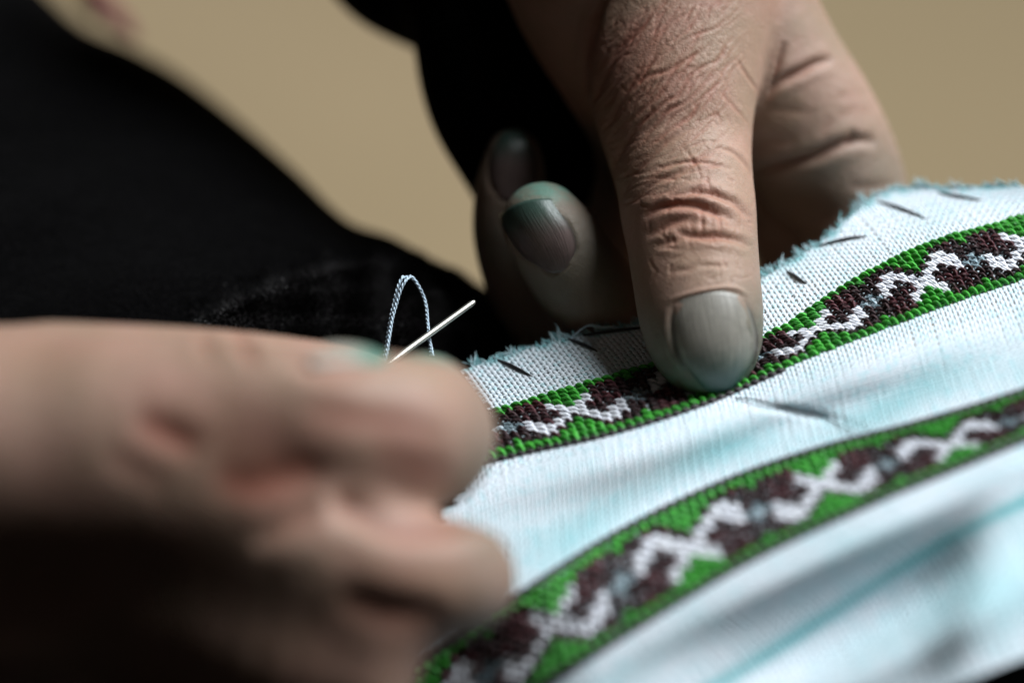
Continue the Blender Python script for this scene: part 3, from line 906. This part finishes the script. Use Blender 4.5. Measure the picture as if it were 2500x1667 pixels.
far_hand = mesh_obj('hand', Vd, Fh, M['skin'], person, {'red': np.clip(red, 0, 1), 'dirt': np.clip(dirt, 0, 1), 'grime_shade': np.clip(grime_shade, 0, 1), 'dye': np.clip(dye, 0, 1)}, label='weathered hand pressing its wrinkled thumb on the embroidered band')
for lft, rgt, mt, lab in ((TL, TR, M['nail'], 'broad grey-green thumbnail pressed on the embroidery'), (N2L, N2R, M['nail_dark'], 'dark fingernail with a dirty cut free edge'), (N1L, N1R, M['nail_dark'], 'dark fingernail with a bright glint at its tip')):
    V, F, A = nail_mesh(bvh_far, lft, rgt)
    mesh_obj('fingernail', V, F, mt, far_hand, {'nail': A}, label=lab)

# ------------------------------------------------------------------ the near hand with the needle
fd = Field((-9.5, -7.8, 1.0), (1.0, 1.6, 9.6), .075)
fd.chain([(-500, 968, -4.2, 170), (-150, 962, -4.2, 160), (100, 966, -4.2, 156), (330, 966, -4.1, 146), (520, 955, -4.2, 135)], .5)
fd.chain([(-500, 1140, -5.3, 300), (-150, 1130, -5.3, 300), (100, 1125, -5.35, 302), (350, 1135, -5.45, 285), (570, 1165, -5.35, 248)], .9)
fd.chain([(300, 1040, -5.8, 190), (560, 1005, -6.0, 178), (700, 1015, -6.1, 176), (820, 1045, -6.1, 182), (940, 1062, -5.6, 190), (1030, 1072, -4.9, 170)], .7)
fd.chain([(940, 1062, -5.6, 182), (1035, 1050, -4.7, 165), (1035, 990, -3.9, 128), (1010, 960, -3.3, 95)], .3)
fd.chain([(440, 1180, -5.7, 205), (600, 1270, -6.0, 185), (770, 1350, -6.4, 166), (950, 1398, -6.4, 152), (1080, 1408, -6.1, 146), (1126, 1412, -5.8, 136)], .45)
fd.chain([(-400, 1420, -4.2, 300), (0, 1420, -4.2, 290), (300, 1430, -4.4, 265), (500, 1490, -5.1, 230), (680, 1570, -5.9, 190), (870, 1630, -6.1, 150)], .9)
fd.chain([(560, 1140, -5.9, 130), (690, 1180, -6.1, 125), (820, 1215, -5.9, 95)], .8)
fd.chain([(150, 960, -4.2, 160), (430, 920, -3.6, 122), (640, 910, -3.1, 96), (760, 905, -2.75, 76), (850, 905, -2.5, 66), (905, 908, -2.4, 52)], .35)
V0_, F0_ = fd.mesh()
Vc, Nc, Fc = refine(V0_, F0_, 5, 0)
bvh_near = bvh_of(Vc, Fc)
Vh, Nh, Fh = Vc, Nc, Fc
px, py = unproj(Vh)
view = np.array([0, 0, FOCUS]) - Vh; view /= np.linalg.norm(view, axis=1)[:, None]
face = (Nh * view).sum(1); ft = face
nV = len(Vh); disp = np.zeros(nV); red = np.zeros(nV); dirt = np.zeros(nV)
cr([(320, 1020), (410, 1060), (490, 1100)], .10, 36, r=.8, lip=.2)
cr([(520, 1150), (600, 1185), (700, 1165), (790, 1130)], .07, 36, r=.9, lip=.2)
cr([(250, 1100), (330, 1140), (420, 1200)], .05, 34, r=.3, lip=.1)
cr([(740, 990), (860, 1020), (1000, 1040), (1090, 1080)], .08, 40, r=.6, lip=.2)
cr([(900, 1090), (1000, 1130), (1110, 1150)], .05, 36, r=.5, lip=.2)
cr([(850, 1240), (950, 1285), (1060, 1290), (1170, 1265)], .14, 26, dt=.3, ends=False)
cr([(620, 1330), (720, 1270), (790, 1230)], .12, 30, r=.3)
cr([(820, 1450), (950, 1490), (1090, 1500)], .12, 36, r=.5)
cr([(560, 815), (600, 850), (620, 900)], .08, 14, r=.5)
cr([(490, 805), (500, 840), (505, 880)], .06, 14, r=.4)
cr([(700, 880), (790, 905), (900, 905)], .09, 20, r=.3)
Vd = Vh + Nh * disp[:, None]
nz3 = lambda f, s: np.sin(Vh[:, 0] * f + s) * np.sin(Vh[:, 1] * f * 1.2 + 2 * s) * np.sin(Vh[:, 2] * f * .9 + 3 * s)
red = np.clip(red, 0, .95) + .18 * nz3(1.9, 1.4) + .20 + .35 * np.exp(-(((px - 640) / 200)**2 + ((py - 1090) / 120)**2))
dep_ = -Vh[:, 2]
dye = .9 * sstep(915, 872, py) * sstep(930, 985, px) * sstep(-5.4, -4.3, dep_) + .5 * sstep(850, 930, px) * sstep(-3.2, -2.6, dep_) * sstep(940, 880, py)
grime_shade = .18 + .12 * nz3(1.2, .3) + .35 * sstep(1080, 1200, px)
near_hand = mesh_obj('hand', Vd, Fh, M['skin'], person, {'red': np.clip(red, 0, 1), 'dirt': np.clip(dirt, 0, 1), 'grime_shade': np.clip(grime_shade, 0, 1), 'dye': np.clip(dye, 0, 1)}, label='blurred near hand gripping the needle between thumb and forefinger')
V, F, A = nail_mesh(bvh_near, [(770, 862), (800, 842), (850, 838), (900, 846), (930, 862)][::1], [(775, 898), (810, 892), (850, 890), (900, 892), (932, 890)], n=12, m_=16, proud=.05)
mesh_obj('fingernail', V, F, M['nail_pale'], near_hand, {'nail': A}, label='pale thumbnail seen edge-on behind the needle')

# ------------------------------------------------------------------ black velvet over the lap, and the sleeve
SIL = [(-3200, -300, 16), (-1500, -300, 15.5), (-420, -260, 15), (-120, -150, 14.5), (60, -60, 13.5), (200, 62, 12.5), (320, 116, 12), (446, 188, 11), (595, 306, 9.5), (723, 420, 8), (850, 540, 6.6), (960, 580, 5.8), (1063, 640, 5.2), (1160, 690, 5.0), (1350, 790, 5.6), (1600, 920, 6.2), (1950, 1080, 6.8), (2700, 1200, 7.0), (4200, 1700, 7.0)]
LOW = [(-3200, 1250, 1.5), (-1500, 1200, 1.5), (-420, 1150, 1.2), (-200, 1150, 1.0), (0, 1150, 1.0), (150, 1150, .8), (290, 1150, .6), (430, 1150, .6), (580, 1150, .5), (720, 1150, .5), (850, 1150, .5), (960, 1150, .6), (1063, 1170, .9), (1160, 1200, 1.4), (1350, 1280, 2.6), (1600, 1480, 3.2), (1950, 1640, 3.8), (2700, 1700, 4.0), (4200, 2000, 4.0)]
ns_, nt_ = 520, 150
A0 = curve(SIL, ns_); A1 = curve(LOW, ns_)
tt = np.concatenate([np.linspace(-.55, -.02, 24), np.linspace(0, 1, nt_)**1.35, np.linspace(1.03, 2.2, 30), np.linspace(2.3, 5.5, 24)])  # last rows: unseen velvet, added to keep ground bounce off the hands
G = []
for t in tt:
    if t < 0:
        p = A0.copy(); p[:, 1] += (-t) * 420; p[:, 2] += .2 + (-t) * 9
    elif t > 1:
        p = A1.copy(); p[:, 1] += (t - 1) * 1500; p[:, 2] -= np.minimum((t - 1)**1.5 * 3.5, 1.5 + 4.2 * (t - 1))
    else:
        p = A0 * (1 - t) + A1 * t
        p[:, 2] = A1[:, 2] + (A0[:, 2] - A1[:, 2]) * (1 - np.sqrt(np.clip(1 - (1 - t)**2, 0, 1)))
    G.append(p)
G = np.array(G)
X, Y, Z = G[..., 0], G[..., 1], G[..., 2]
CR1 = [(440, 800), (520, 745), (610, 700), (700, 665), (800, 636), (900, 625)]
def below(line, x, y):
    L = np.asarray(line); yy = np.interp(x, L[:, 0], L[:, 1], left=L[0, 1] + 300, right=L[-1, 1]); return y - yy
b1_ = below(CR1, X, Y)
lump = sstep(-4, 26, b1_) * sstep(420, 520, X) * sstep(1000, 860, X)
Z = Z - .75 * lump * np.exp(-np.clip(b1_, 0, 999) / 260.)
CR2 = [(930, 820), (970, 760), (1010, 720), (1060, 700), (1120, 700)]
b2_ = below(CR2, X, Y)
lump2 = sstep(-4, 22, b2_) * sstep(915, 960, X) * sstep(1100, 1040, X)
Z = Z - .45 * lump2 * np.exp(-np.clip(b2_, 0, 999) / 120.)
knit = sstep(1050, 1090, X) * sstep(770, 800, Y)
Z = Z + .07 * knit * np.sin((Y * .9 - X * .42) / 3.2)
Z = Z + .10 * np.sin(X / 161 + Y / 83) * np.sin(Y / 97 + 1)
GV = q3(X, Y, Z)
nr = len(tt)
i = np.arange(nr - 1)[:, None] * ns_ + np.arange(ns_ - 1)[None]
gf = np.stack([i, i + ns_, i + ns_ + 1, i + 1], -1).reshape(-1, 4)
garment = mesh_obj('garment', GV.reshape(-1, 3), gf, M['velvet'], person, label='black velvet garment over the lap, with soft folds')
# pile of the velvet where it is near enough to see
du_ = np.gradient(GV, axis=1); dv_ = np.gradient(GV, axis=0)
NN = np.cross(dv_, du_); NN /= np.linalg.norm(NN, axis=2)[..., None] + 1e-9; NN *= np.sign(NN[..., 2:3])
sel = np.argwhere((X > 430) & (X < 1180) & (Y > 610) & (Y < 900) & (np.arange(nr)[:, None] > 24))
pick = sel[rng.integers(0, len(sel), 80000)]
px_, py_ = X[pick[:, 0], pick[:, 1]], Y[pick[:, 0], pick[:, 1]]
fade_ = sstep(430, 760, px_ + .55 * (py_ - 640)) * sstep(1180, 1060, px_) * sstep(610, 740, py_ + .25 * (px_ - 700))
pick = pick[rng.random(len(pick)) < fade_]
base = GV[pick[:, 0], pick[:, 1]] + du_[pick[:, 0], pick[:, 1]] * rng.random((len(pick), 1)) + dv_[pick[:, 0], pick[:, 1]] * rng.random((len(pick), 1))
nrm = NN[pick[:, 0], pick[:, 1]]
clump = np.stack([np.sin(base[:, 0] * 9 + base[:, 1] * 4), np.sin(base[:, 1] * 11 + 1), np.cos(base[:, 0] * 7)], -1)
tip = base + nrm * rng.uniform(.05, .12, (len(pick), 1)) + .03 * clump + rng.normal(0, .022, base.shape) + np.array([.02, -.03, 0])
sd = rng.normal(0, 1, base.shape); sd /= np.linalg.norm(sd, axis=1)[:, None]
tri = np.stack([base - sd * .008, base + sd * .008, tip], 1).reshape(-1, 3)
mesh_obj('velvet_pile', tri, np.arange(len(tri)).reshape(-1, 3), M['fibre'], person, kind='stuff')
# sleeve of the far arm
fs = Field((-6.5, 1.2, -9.8), (6.0, 11.5, -.5), .12)
fs.chain([(1000, -700, 7.2, 520), (1080, -420, 6.6, 420), (1140, -180, 6.2, 330)], .4)
fs.chain([(880, -220, 6.4, 190), (960, -90, 6.2, 150), (1010, 0, 6.0, 75)], .5)
fs.chain([(1240, -200, 4.9, 320), (1232, 0, 4.6, 245), (1246, 150, 4.4, 228), (1272, 280, 4.3, 208), (1310, 400, 4.4, 178), (1352, 500, 4.7, 150)], .4)
V, F = fs.mesh(); V, N_, F = refine(V, F, 4, 0)
pxs, pys = unproj(V)
V = V + N_ * (.03 * np.sin(pxs / 61 + pys / 87))[:, None]
mesh_obj('sleeve', V, F, M['velvet'], person, label='black sleeve hanging over the wrist and palm of the hand that holds the cloth')
# coloured trim, far out of focus
def strip(p0, p1, wpx, mt, seed):
    t = np.linspace(0, 1, 16)
    L = np.array(p0)[None] * (1 - t)[:, None] + np.array(p1)[None] * t[:, None]
    q = q3(L[:, 0], L[:, 1] + 6 * np.sin(t * 5 + seed), L[:, 2])
    V, F, A = tubes([q], [wpx * UNIT * 59 * np.sin(np.pi * np.clip(t, .06, .94))**.4], 10, .35)
    return mesh_obj('trim_ribbon', V, F, M[mt], person, label={'trim_pink': 'pink trim blurred at the edge of the garment', 'trim_yellow': 'yellow trim blurred at the edge of the garment'}[mt])
strip((215, -40, 12.6), (330, 100, 12.2), 26, 'trim_pink', 0)
strip((170, -70, 12.8), (235, 50, 12.5), 20, 'trim_yellow', 1)

# ------------------------------------------------------------------ needle and thread
n0 = q3(730, 1045, -1.55); n1 = q3(1160, 735, .32)
t = np.concatenate([np.linspace(0, .96, 30), np.linspace(.97, 1, 14)])
L = n0[None] + (n1 - n0)[None] * t[:, None]
rad = .048 * np.where(t > .972, np.sqrt(np.clip(1 - ((t - .972) / .028)**2, .0, 1)), 1) * (1.08 - .12 * t) + .004
V, F, A = tubes([L], [rad], 14)
nv = len(V); V = np.concatenate([V, [L[-1] + (n1 - n0) / np.linalg.norm(n1 - n0) * .006]])
cap = np.stack([np.arange(nv - 14, nv), np.roll(np.arange(nv - 14, nv), -1), np.full(14, nv), np.full(14, nv)], -1)
needle = thing('needle', 'slim pale steel needle held by the near hand, pointing at the cloth', 'needle', n0)
mesh_obj('shaft', V, F, M['steel'], needle)
thread = thing('sewing_thread', 'pale blue twisted thread standing up in a narrow loop beside the needle', 'thread', q3(944, 885, -.4))
def ply(line, phase, amp, r):
    P = curve(line, 260)
    q = q3(P[:, 0], P[:, 1], P[:, 2])
    s = np.concatenate([[0], np.cumsum(np.linalg.norm(np.diff(q, axis=0), axis=1))])
    a = s * 2 * np.pi / .17 + phase
    T = np.gradient(q, axis=0); T /= np.linalg.norm(T, axis=1)[:, None]
    B = np.cross(T, [0, 0, 1.]); B /= np.linalg.norm(B, axis=1)[:, None]; N2 = np.cross(B, T)
    return q + amp * (np.cos(a)[:, None] * B + np.sin(a)[:, None] * N2)
c7 = lambda pts, dz: [(x / 4.48 + 850, y / 4.48 + 600, d) for (x, y), d in zip(pts, dz)]
la = c7([(385, 1290), (405, 1170), (430, 1000), (462, 800), (500, 620), (535, 480), (570, 385), (600, 342), (640, 345), (690, 335)], [-.5, -.4, -.25, -.1, 0, .05, .1, .15, .2, .2])
lb = c7([(400, 1285), (425, 1150), (450, 990), (482, 800), (525, 640), (575, 480), (625, 385), (660, 348), (690, 333)], [-.5, -.42, -.3, -.15, -.05, 0, .05, .15, .2])
lc = c7([(660, 345), (700, 345), (770, 440), (825, 560), (855, 680), (868, 820), (880, 950), (900, 1080), (925, 1200)], [.2, .22, .25, .3, .25, .15, 0, -.1, -.3])
ld = c7([(655, 350), (705, 362), (775, 455), (830, 570), (857, 690), (866, 825), (878, 955), (893, 1085), (905, 1195)], [.22, .25, .28, .33, .28, .18, .03, -.07, -.27])
for line in (la, lb, lc, ld):
    V, F, A = tubes([ply(line, 0, .014, .016), ply(line, np.pi, .014, .016)], [.0158, .0158], 6)
    mesh_obj('strand', V, F, M['loop'], thread, {'fib': A})
